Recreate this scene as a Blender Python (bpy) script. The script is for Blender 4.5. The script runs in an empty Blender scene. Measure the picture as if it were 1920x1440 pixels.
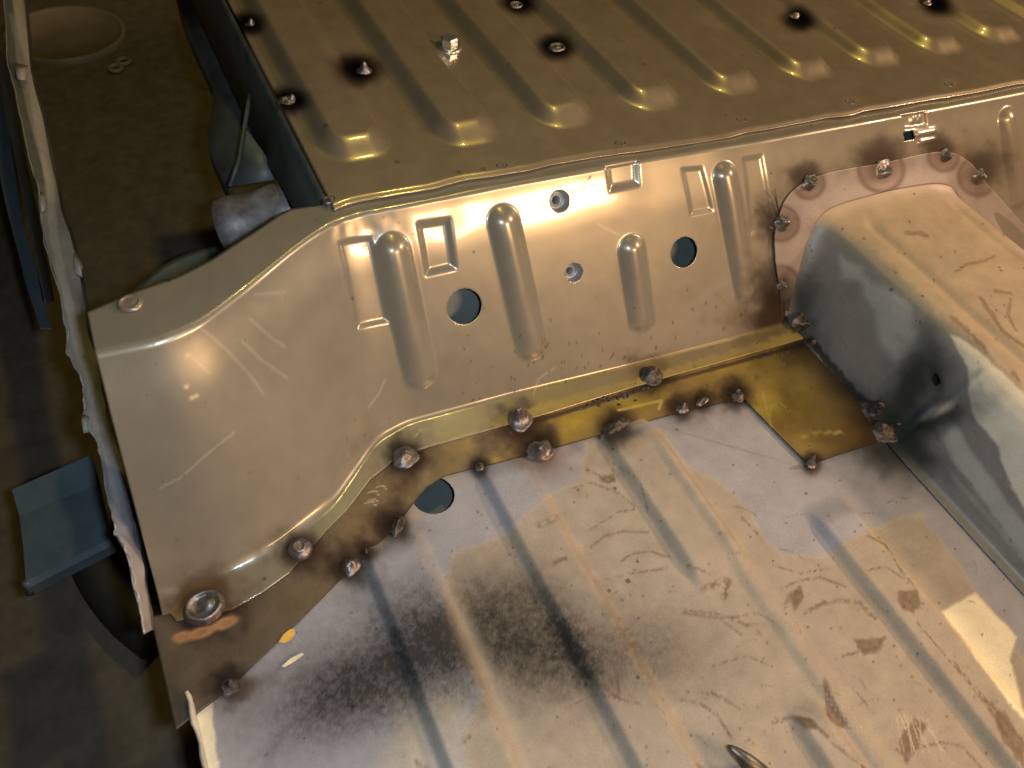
import bpy, math, random
import numpy as np
from mathutils import Matrix, Vector

random.seed(7)
scene = bpy.context.scene
col = scene.collection

# ------------------------------------------------------------------ camera
# metres: x along the step panel, y towards the rear deck, z up; floor pan at z = 0
FPX, PCX, PCY = 1450.0, 960.0, 720.0
Xc = np.array([3817.0, -1198.0, FPX]); Xc /= np.linalg.norm(Xc)
Yc = np.array([-1160.0, -1940.0, FPX]); Yc -= Xc * (Xc @ Yc); Yc /= np.linalg.norm(Yc)
Zc = np.cross(Xc, Yc)
RW = np.stack([Xc, Yc, Zc], 1)                     # world -> lens axes
CAM = -0.85 * (RW.T @ np.array([(1100 - PCX) / FPX, (715 - PCY) / FPX, 1.0]))
cam = bpy.data.cameras.new('camera')
cam_o = bpy.data.objects.new('camera', cam); col.objects.link(cam_o)
right, down, fwd = RW[0], RW[1], RW[2]
m = Matrix.Identity(4)
for i in range(3):
    m[i][0], m[i][1], m[i][2], m[i][3] = right[i], -down[i], -fwd[i], CAM[i]
cam_o.matrix_world = m
cam.sensor_width = 36.0
cam.lens = FPX / 1920.0 * 36.0
cam.clip_start = 0.02; cam.clip_end = 60
cam.dof.use_dof = True; cam.dof.focus_distance = 0.80; cam.dof.aperture_fstop = 9.0
scene.camera = cam_o

# ------------------------------------------------------------------ light: dim garage, camera flash, tungsten work lamp
world = bpy.data.worlds.new('World'); scene.world = world; world.use_nodes = True
bg = world.node_tree.nodes['Background']
bg.inputs[0].default_value = (1.0, 0.72, 0.42, 1); bg.inputs[1].default_value = 0.016

def area(name, loc, target, size, power, rgb, size_y=None):
    l = bpy.data.lights.new(name, 'AREA'); l.energy = power; l.color = rgb; l.size = size
    if size_y: l.shape = 'RECTANGLE'; l.size_y = size_y
    o = bpy.data.objects.new(name, l); col.objects.link(o); o.location = loc
    o.rotation_euler = (Vector(target) - Vector(loc)).to_track_quat('-Z', 'Y').to_euler()
    return o
area('camera_flash', CAM + right * 0.055 - down * 0.01 - fwd * 0.02, CAM + fwd, 0.035, 4.3, (0.70, 0.87, 1.0), 0.02)
area('work_lamp', (0.50, -1.30, 0.86), (0.05, 0.0, 0.1), 0.50, 21.0, (1.0, 0.61, 0.30), 0.12)
area('side_lamp', (1.50, -0.42, 1.02), (0.0, -0.05, 0.0), 0.17, 22.0, (1.0, 0.71, 0.46), 0.15)
area('ceiling_lamp', (0.35, 0.75, 2.10), (0.1, 0.3, 0.1), 0.10, 9.0, (1.0, 0.80, 0.18), 0.08)

vs = scene.view_settings
vs.view_transform = 'Standard'; vs.look = 'None'; vs.exposure = -0.44; vs.gamma = 1.0; vs.use_curve_mapping = False

# ------------------------------------------------------------------ small maths
def ray(x, y): return RW.T @ np.array([(x - PCX) / FPX, (y - PCY) / FPX, 1.0])
def P(x, y, z=0.0):                                 # survey: sight line meets the level z
    r = ray(x, y); return CAM + r * ((z - CAM[2]) / r[2])
def proj(A):
    q = (A - CAM) @ RW.T
    return PCX + FPX * q[..., 0] / q[..., 2], PCY + FPX * q[..., 1] / q[..., 2]
def sstep(a, b, x):
    t = np.clip((x - a) / (b - a), 0, 1); return t * t * (3 - 2 * t)
_rng = np.random.RandomState(3)
_tab = _rng.rand(256, 256)
def vnoise(x, y, s=0):
    x = np.asarray(x, float) + s * 17.31; y = np.asarray(y, float) + s * 5.77
    xi = np.floor(x).astype(int); yi = np.floor(y).astype(int)
    fx = x - xi; fy = y - yi; fx = fx * fx * (3 - 2 * fx); fy = fy * fy * (3 - 2 * fy)
    g = lambda a, b: _tab[a & 255, b & 255]
    return (g(xi, yi) * (1 - fx) + g(xi + 1, yi) * fx) * (1 - fy) + (g(xi, yi + 1) * (1 - fx) + g(xi + 1, yi + 1) * fx) * fy
def fbm(x, y, s=0, o=4):
    v = 0; a = .5; t = 0
    for k in range(o):
        v = v + a * vnoise(x * 2 ** k, y * 2 ** k, s + k); t += a; a *= .5
    return v / t
def seg_d(u, w, a, b):
    ax, ay = a; bx, by = b; dx, dy = bx - ax, by - ay
    t = np.clip(((u - ax) * dx + (w - ay) * dy) / (dx * dx + dy * dy + 1e-12), 0, 1)
    return np.hypot(u - ax - t * dx, w - ay - t * dy), t
def pl_d(u, w, pts):
    d = None
    for a, b in zip(pts[:-1], pts[1:]):
        e, _ = seg_d(u, w, a, b); d = e if d is None else np.minimum(d, e)
    return d
def poly_sd(u, w, pts):                             # negative inside
    d = pl_d(u, w, list(pts) + [pts[0]])
    ins = np.zeros(np.shape(u), bool)
    n = len(pts)
    for i in range(n):
        (x0, y0), (x1, y1) = pts[i], pts[(i + 1) % n]
        c = ((y0 > w) != (y1 > w)) & (u < (x1 - x0) * (w - y0) / ((y1 - y0) + 1e-12) + x0)
        ins ^= c
    return np.where(ins, -d, d)

class Paint:
    """per-vertex colour, roughness and metalness of one sheet (paint, wear, burns, painted gap shade and reflections)"""
    def __init__(s, px, py, rgb, rough, metal):
        s.px, s.py = px, py
        s.c = np.ones(px.shape + (3,)) * np.array(rgb); s.r = np.full(px.shape, rough); s.m = np.full(px.shape, metal); s.k = np.ones(px.shape)
        s.n1 = fbm(px / 26, py / 26, 1); s.n2 = fbm(px / 9, py / 9, 5); s.n3 = vnoise(px / 2.2, py / 2.2, 9)
    def mix(s, k, rgb, rough=None, metal=None):
        k = np.clip(k, 0, 1)
        s.c = s.c * (1 - k[..., None]) + np.array(rgb) * k[..., None]
        if sum(rgb) < .22:                               # soot and scale are matt
            s.k = s.k * (1 - .9 * k); metal = 0.0; rough = .6
        if rough is not None: s.r = s.r * (1 - k) + rough * k
        if metal is not None: s.m = s.m * (1 - k) + metal * k
    def poly(s, pts, f=6, wob=8, w=1.0):
        d = poly_sd(s.px, s.py, pts) + (s.n1 - .5) * 2 * wob + (s.n2 - .5) * wob
        return w * sstep(f, -f, d)
    def line(s, pts, wd, w=1.0, rough=0.0):
        d = pl_d(s.px, s.py, pts)
        k = sstep(wd, wd * .35, d + (s.n2 - .5) * wd * rough)
        return w * k
    def blob(s, x, y, rx, ry, ang=0, w=1.0, p=1.0, wob=.3):
        a = math.radians(ang); dx = s.px - x; dy = s.py - y
        u = (dx * math.cos(a) + dy * math.sin(a)) / rx; v = (-dx * math.sin(a) + dy * math.cos(a)) / ry
        d = np.hypot(u, v) * (1 + (s.n1 - .5) * 2 * wob)
        return w * np.exp(-(d ** 2) ** p)
    def burn(s, x, y, r, k=1.0, rgb=(.035, .022, .014), soot=False):
        a = s.blob(x, y, r * 2.1, r * 1.9, 0, .75 * k, 1.0, .45)
        s.mix(a, (.09, .056, .034) if not soot else (.03, .03, .03), .5, None)
        c_ = s.blob(x, y, r * 1.42, r * 1.34, 0, .95 * k, 2.0, .35)
        s.mix(c_, (.018, .012, .009), .5, .15)

def mesh_obj(name, verts, faces, mat, parent=None, smooth=True):
    me = bpy.data.meshes.new(name); me.from_pydata([tuple(map(float, v)) for v in verts], [], faces)
    me.materials.append(mat); me.update()
    if smooth: me.polygons.foreach_set('use_smooth', [True] * len(me.polygons))
    o = bpy.data.objects.new(name, me); col.objects.link(o)
    if parent: o.parent = parent
    return o
def grid_obj(name, V, mat, paint=None, keep=None, parent=None, thick=0.0, flip=False):
    n, k = V.shape[:2]
    idx = np.arange(n * k).reshape(n, k)
    q = np.stack([idx[:-1, :-1], idx[1:, :-1], idx[1:, 1:], idx[:-1, 1:]], -1)
    if flip: q = q[..., ::-1]
    if keep is not None: q = q[keep]
    q = q.reshape(-1, 4)
    used = np.zeros(n * k, bool); used[q.ravel()] = True
    remap = np.cumsum(used) - 1
    q = remap[q]; vv = V.reshape(-1, 3)[used]
    me = bpy.data.meshes.new(name)
    me.vertices.add(len(vv)); me.vertices.foreach_set('co', vv.astype(np.float32).ravel())
    me.loops.add(q.size); me.loops.foreach_set('vertex_index', q.astype(np.int32).ravel())
    me.polygons.add(len(q)); me.polygons.foreach_set('loop_start', np.arange(0, q.size, 4, dtype=np.int32))
    me.polygons.foreach_set('loop_total', np.full(len(q), 4, np.int32))
    me.update(calc_edges=True); me.validate()
    me.polygons.foreach_set('use_smooth', np.ones(len(q), bool))
    me.materials.append(mat)
    if paint is not None:
        a = me.attributes.new('col', 'FLOAT_COLOR', 'POINT')
        d = np.ones((len(vv), 4), np.float32); d[:, :3] = np.clip(paint.c.reshape(-1, 3)[used], 0, 1); a.data.foreach_set('color', d.ravel())
        a = me.attributes.new('prm', 'FLOAT_COLOR', 'POINT')
        d = np.ones((len(vv), 4), np.float32); d[:, 0] = paint.r.ravel()[used]; d[:, 1] = paint.m.ravel()[used]; d[:, 2] = paint.k.ravel()[used]; a.data.foreach_set('color', d.ravel())
    o = bpy.data.objects.new(name, me); col.objects.link(o)
    if parent: o.parent = parent
    if thick:
        s = o.modifiers.new('sheet', 'SOLIDIFY'); s.thickness = thick; s.offset = -1
    return o
def normals(V):
    du = np.gradient(V, axis=0); dv = np.gradient(V, axis=1)
    n = np.cross(du, dv); return n / (np.linalg.norm(n, axis=-1, keepdims=True) + 1e-12)
def tag(o, label, cat=None, group=None, kind=None):
    if label: o['label'] = label
    if cat: o['category'] = cat
    if group: o['group'] = group
    if kind: o['kind'] = kind
    return o

# ------------------------------------------------------------------ materials
def new_mat(name):
    mt = bpy.data.materials.new(name); mt.use_nodes = True
    nt = mt.node_tree; return mt, nt, nt.nodes['Principled BSDF']
def N(nt, t, **kw):
    n = nt.nodes.new(t)
    for k, v in kw.items():
        if k in n.inputs: n.inputs[k].default_value = v
        else: setattr(n, k, v)
    return n
def sheet_mat(name, coat=0.0, coat_rough=.1, spec=.5, grain=.10, grain_scale=900, bump=.03, bump_scale=240, speck=0.5, speck_scale=70, rvar=.22):
    mt, nt, b = new_mat(name); L = nt.links.new
    tc = N(nt, 'ShaderNodeTexCoord')
    ac = N(nt, 'ShaderNodeAttribute', attribute_name='col'); ap = N(nt, 'ShaderNodeAttribute', attribute_name='prm')
    sp = N(nt, 'ShaderNodeSeparateColor'); L(ap.outputs['Color'], sp.inputs[0])
    n1 = N(nt, 'ShaderNodeTexNoise', Scale=grain_scale, Detail=2.0); L(tc.outputs['Object'], n1.inputs['Vector'])
    n2 = N(nt, 'ShaderNodeTexNoise', Scale=38.0, Detail=5.0, Roughness=.65); L(tc.outputs['Object'], n2.inputs['Vector'])
    mr = N(nt, 'ShaderNodeMapRange'); mr.inputs['To Min'].default_value = 1 - grain * 2; mr.inputs['To Max'].default_value = 1 + grain * 2
    mr.inputs['From Min'].default_value = .25; mr.inputs['From Max'].default_value = .75
    ad = N(nt, 'ShaderNodeMath', operation='ADD'); ad.inputs[1].default_value = 0
    mu = N(nt, 'ShaderNodeMath', operation='MULTIPLY'); mu.inputs[1].default_value = .5
    L(n1.outputs['Fac'], mu.inputs[0]); mu2 = N(nt, 'ShaderNodeMath', operation='MULTIPLY_ADD'); mu2.inputs[1].default_value = .5
    L(n2.outputs['Fac'], mu2.inputs[0]); L(mu.outputs[0], mu2.inputs[2]); L(mu2.outputs[0], mr.inputs['Value'])
    vm = N(nt, 'ShaderNodeVectorMath', operation='SCALE'); L(ac.outputs['Color'], vm.inputs[0]); L(mr.outputs['Result'], vm.inputs['Scale'])
    last = vm.outputs[0]
    if speck:                                        # weld spatter specks stuck to the sheet
        vo = N(nt, 'ShaderNodeTexVoronoi', Scale=float(speck_scale)); L(tc.outputs['Object'], vo.inputs['Vector'])
        sc = N(nt, 'ShaderNodeSeparateColor'); L(vo.outputs['Color'], sc.inputs[0])
        th = N(nt, 'ShaderNodeMapRange'); th.inputs['From Min'].default_value = .74; th.inputs['From Max'].default_value = 1.0
        th.inputs['To Min'].default_value = 0.0; th.inputs['To Max'].default_value = .13
        L(sc.outputs[0], th.inputs['Value'])
        lt = N(nt, 'ShaderNodeMath', operation='LESS_THAN'); L(vo.outputs['Distance'], lt.inputs[0]); L(th.outputs['Result'], lt.inputs[1])
        k = N(nt, 'ShaderNodeMath', operation='MULTIPLY'); k.inputs[1].default_value = speck; L(lt.outputs[0], k.inputs[0])
        mx = N(nt, 'ShaderNodeMix', data_type='RGBA'); L(k.outputs[0], mx.inputs[0]); L(last, mx.inputs[6]); mx.inputs[7].default_value = (.03, .02, .015, 1)
        last = mx.outputs[2]
    L(last, b.inputs['Base Color'])
    rr = N(nt, 'ShaderNodeMath', operation='MULTIPLY_ADD'); rr.inputs[1].default_value = rvar; L(n2.outputs['Fac'], rr.inputs[0])
    r0 = N(nt, 'ShaderNodeMath', operation='SUBTRACT'); r0.inputs[1].default_value = rvar / 2; L(sp.outputs[0], r0.inputs[0]); L(r0.outputs[0], rr.inputs[2])
    L(rr.outputs[0], b.inputs['Roughness']); L(sp.outputs[1], b.inputs['Metallic'])
    sk = N(nt, 'ShaderNodeMath', operation='MULTIPLY'); sk.inputs[1].default_value = spec; L(sp.outputs[2], sk.inputs[0]); L(sk.outputs[0], b.inputs['Specular IOR Level'])
    ck = N(nt, 'ShaderNodeMath', operation='MULTIPLY'); ck.inputs[1].default_value = coat; L(sp.outputs[2], ck.inputs[0])
    L(ck.outputs[0], b.inputs['Coat Weight']); b.inputs['Coat Roughness'].default_value = coat_rough
    if bump:
        nb = N(nt, 'ShaderNodeTexNoise', Scale=float(bump_scale), Detail=3.0); L(tc.outputs['Object'], nb.inputs['Vector'])
        bp = N(nt, 'ShaderNodeBump', Strength=bump, Distance=.002); L(nb.outputs['Fac'], bp.inputs['Height']); L(bp.outputs[0], b.inputs['Normal'])
    return mt
def plain_mat(name, rgb, rough=.6, metal=0.0, var=.25, scale=30.0, bump=.15, rgb2=None, coat=0.0, dist=.002):
    mt, nt, b = new_mat(name); L = nt.links.new
    tc = N(nt, 'ShaderNodeTexCoord'); n = N(nt, 'ShaderNodeTexNoise', Scale=float(scale), Detail=6.0, Roughness=.65); L(tc.outputs['Object'], n.inputs['Vector'])
    cr = N(nt, 'ShaderNodeValToRGB'); e = cr.color_ramp.elements
    lo = rgb2 if rgb2 else tuple(c * (1 - var) for c in rgb); hi = rgb if rgb2 else tuple(min(1, c * (1 + var)) for c in rgb)
    e[0].position = .32; e[1].position = .68; e[0].color = (*lo, 1); e[1].color = (*hi, 1)
    L(n.outputs['Fac'], cr.inputs[0]); L(cr.outputs[0], b.inputs['Base Color'])
    b.inputs['Roughness'].default_value = rough; b.inputs['Metallic'].default_value = metal; b.inputs['Coat Weight'].default_value = coat
    if bump:
        bp = N(nt, 'ShaderNodeBump', Strength=bump, Distance=dist); L(n.outputs['Fac'], bp.inputs['Height']); L(bp.outputs[0], b.inputs['Normal'])
    return mt
M_step = sheet_mat('primed_step_steel', coat=.85, coat_rough=.095, grain=.03, speck=.5, speck_scale=48, bump=.006, rvar=.11)
M_deck = sheet_mat('primed_deck_steel', coat=.9, coat_rough=.06, grain=.09, speck=.35, speck_scale=40, bump=.01, rvar=.10)
M_strip = sheet_mat('brassy_strip_steel', coat=.2, coat_rough=.2, grain=.14, speck=.6, speck_scale=90, bump=.05)
M_floor = sheet_mat('worn_floor_paint', coat=0, spec=.18, grain=.13, speck=.6, speck_scale=50, bump=.06)
M_tunnel = sheet_mat('worn_tunnel_paint', coat=0, spec=.4, grain=.12, speck=.6, speck_scale=60, bump=.05)
M_weld = plain_mat('weld_metal', (.27, .25, .255), .40, .75, scale=160, bump=.4, rgb2=(.09, .072, .068), dist=.0012)
M_wdark = plain_mat('burnt_weld_metal', (.15, .13, .125), .45, .7, scale=220, bump=.7, rgb2=(.018, .015, .014), dist=.0014)
M_conc = plain_mat('garage_concrete', (.19, .145, .10), .85, 0, scale=34, bump=.5, rgb2=(.115, .088, .062))
M_member = plain_mat('grey_green_underside_paint', (.12, .14, .13), .5, .1, scale=22, bump=.1, rgb2=(.055, .062, .058))
M_teal = plain_mat('grey_teal_member_paint', (.115, .13, .122), .5, .1, scale=30, var=.15, bump=.05)
M_blue = plain_mat('blue_grey_paint', (.135, .17, .20), .45, .1, scale=20, bump=.06, rgb2=(.085, .112, .135))
M_lilac = plain_mat('lilac_grey_primer', (.52, .47, .48), .5, .15, scale=26, bump=.15, rgb2=(.30, .265, .275))
M_tube = plain_mat('scuffed_grey_tube', (.42, .39, .40), .42, .3, scale=45, bump=.3, rgb2=(.17, .12, .115))
M_lid = plain_mat('dusty_white_plastic', (.26, .20, .135), .55, 0, scale=14, var=.15, bump=.05)
M_black = plain_mat('matt_black', (.03, .027, .024), .6, 0, scale=20, bump=.1)
M_bolt = plain_mat('zinc_bolt', (.66, .66, .63), .28, .9, scale=60, var=.15, bump=.05)
M_bush = plain_mat('dull_bush', (.36, .37, .36), .45, .5, scale=60, var=.15, bump=.03)
M_flake = plain_mat('amber_flake', (.75, .42, .08), .6, 0, scale=90, var=.2, bump=.1)
M_flake2 = plain_mat('cream_sliver', (.72, .63, .42), .6, 0, scale=90, var=.2, bump=.1)
M_spike = plain_mat('dark_bent_steel', (.22, .20, .17), .4, .7, scale=60, bump=.3, rgb2=(.06, .055, .05))
M_wire = plain_mat('burnt_wire', (.06, .045, .035), .5, .6, scale=60, bump=0)

# ------------------------------------------------------------------ the step panel's ruled surface
H = 0.195
_bx = [-.52, -.446, -.400, -.365, -.302, -.268, -.242, -.205, -.183, -.087, .067, .243, .80]
_by = [-.078, -.075, -.076, -.070, -.045, -.016, .007, .016, .015, .010, -.003, -.014, -.034]
_tx = [-.52, -.438, -.394, -.361, -.315, -.270, -.240, -.215, -.143, -.062, .085, .24, .475, .80]
_ty = [.031, .028, .025, .034, .063, .095, .112, .119, .117, .115, .108, .097, .087, .074]
def smooth_interp(x, xs, ys):
    xx = np.linspace(-.56, .84, 1401); yy = np.interp(xx, xs, ys)
    k = np.hanning(45); k /= k.sum()
    yy = np.convolve(np.pad(yy, 22, 'edge'), k, 'valid')
    return np.interp(x, xx, yy)
YB = lambda x: smooth_interp(x, _bx, _by)
YT = lambda x: smooth_interp(x, _tx, _ty)
def yr(x, z): return YB(x) + z / H * (YT(x) - YB(x))
def on_step(px, py, off=0.0):
    r = ray(px, py); a, b = .3, 3.0
    for _ in range(50):
        mid = (a + b) / 2; q = CAM + r * mid
        if q[1] > yr(q[0], q[2]): b = mid
        else: a = mid
    q = CAM + r * a
    t = np.array([0, YT(q[0]) - YB(q[0]), H]); t /= np.linalg.norm(t); n = np.array([0, -t[2], t[1]])
    return q + n * off

# flange that lies on the strip: front edge surveyed at floor level
fl = np.array([P(x, y, .005)[:2] for x, y in [(318, 1150), (330, 1166), (433, 1145), (490, 1113), (540, 1077), (610, 997), (650, 957), (693, 900), (740, 863), (800, 840), (940, 800), (1007, 781), (1240, 711), (1380, 672), (1520, 631)]])
FLX = np.r_[fl[:, 0], .85]; FLY = np.r_[fl[:, 1], fl[-1, 1] - .012]
o_ = np.argsort(FLX); FLX = FLX[o_]; FLY = FLY[o_]
bk = np.array([P(x, y, H)[:2] for x, y in [(166, 577), (250, 541), (330, 512), (400, 478), (470, 432), (520, 398), (545, 386), (600, 379)]])
o_ = np.argsort(bk[:, 0]); BKX = bk[o_, 0]; BKY = bk[o_, 1]

def fillet_profile(pts, rad, n_seg):
    """pts (4,2) polyline in (y,z); arcs of radius rad at the two inner corners; fixed sample counts"""
    out = []
    a, b, c, d = [np.array(p) for p in pts]
    def corner(p, q, r, R, k):
        u = (p - q) / np.linalg.norm(p - q); v = (r - q) / np.linalg.norm(r - q)
        th = math.acos(np.clip(u @ v, -1, 1)); t = R / math.tan(th / 2)
        t = min(t, .48 * np.linalg.norm(p - q), .48 * np.linalg.norm(r - q)); R = t * math.tan(th / 2)
        p1 = q + u * t; p2 = q + v * t
        cen = q + (u + v) / np.linalg.norm(u + v) * (R / math.sin(th / 2))
        a1 = p1 - cen; a2 = p2 - cen
        om = math.acos(np.clip(a1 @ a2 / (R * R), -1, 1))
        pts = [cen + (math.sin((1 - s) * om) * a1 + math.sin(s * om) * a2) / math.sin(om) for s in np.linspace(0, 1, k)]
        return pts
    c1 = corner(a, b, c, rad[0], n_seg[1]); c2 = corner(b, c, d, rad[1], n_seg[3])
    out += [a + (c1[0] - a) * s for s in np.linspace(0, 1, n_seg[0], endpoint=False)]
    out += c1
    out += [c1[-1] + (c2[0] - c1[-1]) * s for s in np.linspace(0, 1, n_seg[2] + 2)[1:-1]]
    out += c2
    out += [c2[-1] + (d - c2[-1]) * s for s in np.linspace(0, 1, n_seg[4] + 1)[1:]]
    return np.array(out)

xl_b, xl_t, x_r = P(292, 1095)[0], P(178, 665, H)[0], .74
ncol = 860
S = np.linspace(0, 1, ncol)
rows = []
for s in S:
    xb = xl_b + (x_r - xl_b) * s; xt = xl_t + (x_r - xl_t) * s; xm = (xb + xt) / 2
    yb, yt = float(YB(xb)), float(YT(xt))
    yf = min(float(np.interp(xb, FLX, FLY)), yb - .012)
    if xt < -.232: yd = max(float(np.interp(xt, BKX, BKY)), yt + .014)
    else: yd = yt + .028
    j_ = float(sstep(-.17, -.30, np.array(xm)))
    pr = fillet_profile([(yf, .0058), (yb, .0058), (yt, H), (yd, H)], (.0065 + .008 * j_, .0085 + .003 * j_), (14, 16, 128, 22, 12))
    zz = pr[:, 1]; f_ = np.clip(zz / H, 0, 1)
    rows.append(np.stack([xb + (xt - xb) * f_, pr[:, 0], zz], -1))
V0 = np.array(rows)                                 # (col, row, 3), rows from front flange upward
NS = normals(V0); NS *= np.sign((NS * (CAM - V0)).sum(-1, keepdims=True).mean())
arc = np.concatenate([np.zeros((ncol, 1)), np.cumsum(np.linalg.norm(np.diff(V0, axis=1), axis=-1), 1)], 1)
arc = arc - arc[:, 14 + 16:14 + 17]                 # 0 at the lower bend
U, W = V0[..., 0], arc
spx, spy = proj(V0)
def uv(px, py):
    d = (spx - px) ** 2 + (spy - py) ** 2; i = np.unravel_index(np.argmin(d), d.shape)
    return (U[i], W[i]), i
disp = (fbm(U * 8, W * 9, 2, 2) - .5) * .0009
# crumpled bend at the jog and waviness along both bends
disp += (fbm(U * 60, W * 40, 4, 2) - .5) * .0035 * np.exp(-((spx - 670) / 70) ** 2 - ((spy - 425) / 32) ** 2)
disp += (vnoise(U * 26, W * 9, 11) - .5) * .0011 * (sstep(.15, .19, W) + sstep(.03, 0, W))
wt_ = W[:, 14 + 16 + 127][:, None]                   # the face leans back a little more towards the top bend
disp -= .0026 * sstep(.052, 0, wt_ - W) ** 1.3 * sstep(.9, .55, U)
def bead(a, b, r, h, fade=.55):
    global disp
    (A, _), (B, _) = uv(*a), uv(*b)
    d, t = seg_d(U, W, A, B)
    hh = h * (1 - (1 - fade) * t ** 1.5); g = np.minimum(hh * (1 - (d / r) ** 2) / .0006, 40)
    disp = disp + .0006 * np.log1p(np.exp(np.maximum(g, -30)))
bead((738, 470), (786, 700), .0170, .0098)
bead((944, 418), (996, 648), .0168, .0100)
bead((1183, 468), (1203, 595), .0160, .0094)
bead((1360, 330), (1398, 545), .0152, .0094)
bead((1888, 222), (1910, 372), .0148, .0086, .8)
def stamp(pts, h, edge=.0035, rnd=.003):
    global disp
    q = [uv(*p)[0] for p in pts]
    d = poly_sd(U, W, q) + rnd * .3
    disp = disp - h * sstep(edge * .5, -edge * .5, d)
stamp([(640, 456), (697, 446), (728, 604), (671, 616)], .0026, .0060)
stamp([(786, 421), (842, 412), (854, 502), (800, 513)], .0040, .0085)
stamp([(1137, 308), (1195, 299), (1200, 346), (1146, 356)], .0042, .0085)
stamp([(1281, 318), (1318, 313), (1337, 394), (1296, 404)], .0020, .0060)
stamp([(1397, 297), (1432, 292), (1450, 430), (1408, 440)], .0018, .0060)
stamp([(1693, 213), (1738, 207), (1742, 236), (1700, 241)], .0032, .006)
for k in range(3): bead((1722 + 2 * k, 252 + k * 7), (1752, 246 + k * 7), .0045, .0022, 1.0) if k != 1 else None
bead((1717, 222), (1718, 226), .005, .002, 1); bead((1729, 220), (1730, 224), .005, .002, 1)
V = V0 + NS * disp[..., None]
# holes: drop the faces inside and pull the rim onto the circle
HOLES = [(871, 574, .0182), (1283, 474, .0168), (1050, 379, .0105), (1076, 511, .0098)]
keep = np.ones((ncol - 1, V.shape[1] - 1), bool)
rest = V.copy()
def cut(fn_inside, fn_snap):
    global keep
    ins = fn_inside(U, W)
    f = ins[:-1, :-1] & ins[1:, :-1] & ins[1:, 1:] & ins[:-1, 1:]
    keep &= ~f
    touched = np.zeros_like(ins); touched[:-1, :-1] |= f; touched[1:, :-1] |= f; touched[1:, 1:] |= f; touched[:-1, 1:] |= f
    kf = ~f; nb = np.zeros_like(ins); nb[:-1, :-1] |= kf; nb[1:, :-1] |= kf; nb[1:, 1:] |= kf; nb[:-1, 1:] |= kf
    rim = np.argwhere(touched & nb)
    for i, j in rim:
        du, dw = fn_snap(U[i, j], W[i, j])
        tu = (V0[min(i + 1, ncol - 1), j] - V0[i - 1, j]); tu = tu / abs(tu[0])
        tw = (V0[i, j + 1] - V0[i, j - 1]) / (W[i, j + 1] - W[i, j - 1])
        V[i, j] += tu * du + tw * dw
hole_c = []
for hx, hy, hr in HOLES:
    (cu, cw), idx = uv(hx, hy); hole_c.append((V0[idx].copy(), NS[idx].copy(), hr))
    def inside(u, w, cu=cu, cw=cw, hr=hr): return np.hypot(u - cu, w - cw) < hr
    def snap(u, w, cu=cu, cw=cw, hr=hr):
        d = math.hypot(u - cu, w - cw) + 1e-9; k = hr / d - 1; return (u - cu) * k, (w - cw) * k
    cut(inside, snap)
sq = [uv(*p)[0] for p in [(1694, 248), (1716, 244), (1718, 264), (1697, 268)]]
ins = poly_sd(U, W, sq) < 0
keep &= ~(ins[:-1, :-1] & ins[1:, 1:])

WELDS_FLAT = [  # px, py, radius m, height m, elongation, angle, burn px, kind, on
    (383, 1138, .0175, .0065, 1.15, -10, 44, 'crater', 'step'), (562, 1029, .0125, .0060, 1.0, 0, 27, 'dome', 'step'),
    (760, 857, .0150, .0075, 1.0, 0, 28, 'lump', 'step'), (975, 787, .0165, .0085, 1.0, 0, 28, 'lump', 'step'),
    (1222, 703, .0160, .0075, 1.05, 0, 28, 'dark', 'step'),
    (432, 1286, .0085, .0075, 1.0, 0, 26, 'lump', 'strip'), (658, 1062, .0095, .0055, 1.1, -30, 24, 'lump', 'strip'),
    (690, 1034, .0050, .0040, 1.7, -30, 14, 'dark', 'strip'), (745, 985, .0080, .0045, 1.8, -50, 24, 'dark', 'strip'),
    (899, 875, .0058, .0048, 1.0, 0, 13, 'lump', 'strip'), (1014, 843, .0145, .0070, 1.25, -5, 26, 'lump', 'strip'),
    (1155, 802, .0125, .0060, 2.0, -14, 26, 'dark', 'strip'), (1280, 766, .0075, .0045, 1.3, -15, 20, 'lump', 'strip'),
    (1316, 753, .0060, .0035, 2.0, -12, 16, 'lump', 'strip'), (1382, 742, .0095, .0055, 1.1, 0, 22, 'dark', 'strip'),
    (1521, 870, .0072, .0075, 1.0, 0, 15, 'lump', 'strip'),
]
# ---- paint of the step panel
pt = Paint(spx, spy, (.31, .275, .215), .33, .42)
pt.c *= (1 + (pt.n1 - .5)[..., None] * .10)
for x, y, r, h, e, a, b, k, on in WELDS_FLAT:
    if on == 'step': pt.burn(x, y, b)
pt.mix(pt.blob(383, 1115, 75, 55, -10, .75, 1.1), (.10, .06, .025), .4)
pt.mix(pt.blob(365, 1155, 45, 22, -10, .6, 1.1), (.25, .13, .03), .4)
for x, y, r in [(1478, 615, 50), (1450, 600, 30), (1458, 530, 38), (1455, 420, 26), (1510, 335, 26), (1650, 300, 34), (1765, 280, 24), (1838, 315, 34)]: pt.burn(x, y, r, .8)
pt.mix(sstep(.012, .006, V0[..., 2]) * sstep(860, 1040, spx + (pt.n1 - .5) * 160) * (.25 + .6 * pt.n1), (.27, .20, .085), .38)
pt.mix(pt.line([(930, 792), (1000, 770), (1240, 706), (1500, 628)], 14, .4, 1.2), (.50, .37, .09), .35)   # brassy tint along the front flange
for a in [((1020, 385), (1060, 365), (1120, 345)), ((1110, 330), (1095, 350))]: pt.mix(pt.line(a, 2, .5), (.08, .06, .04))
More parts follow.
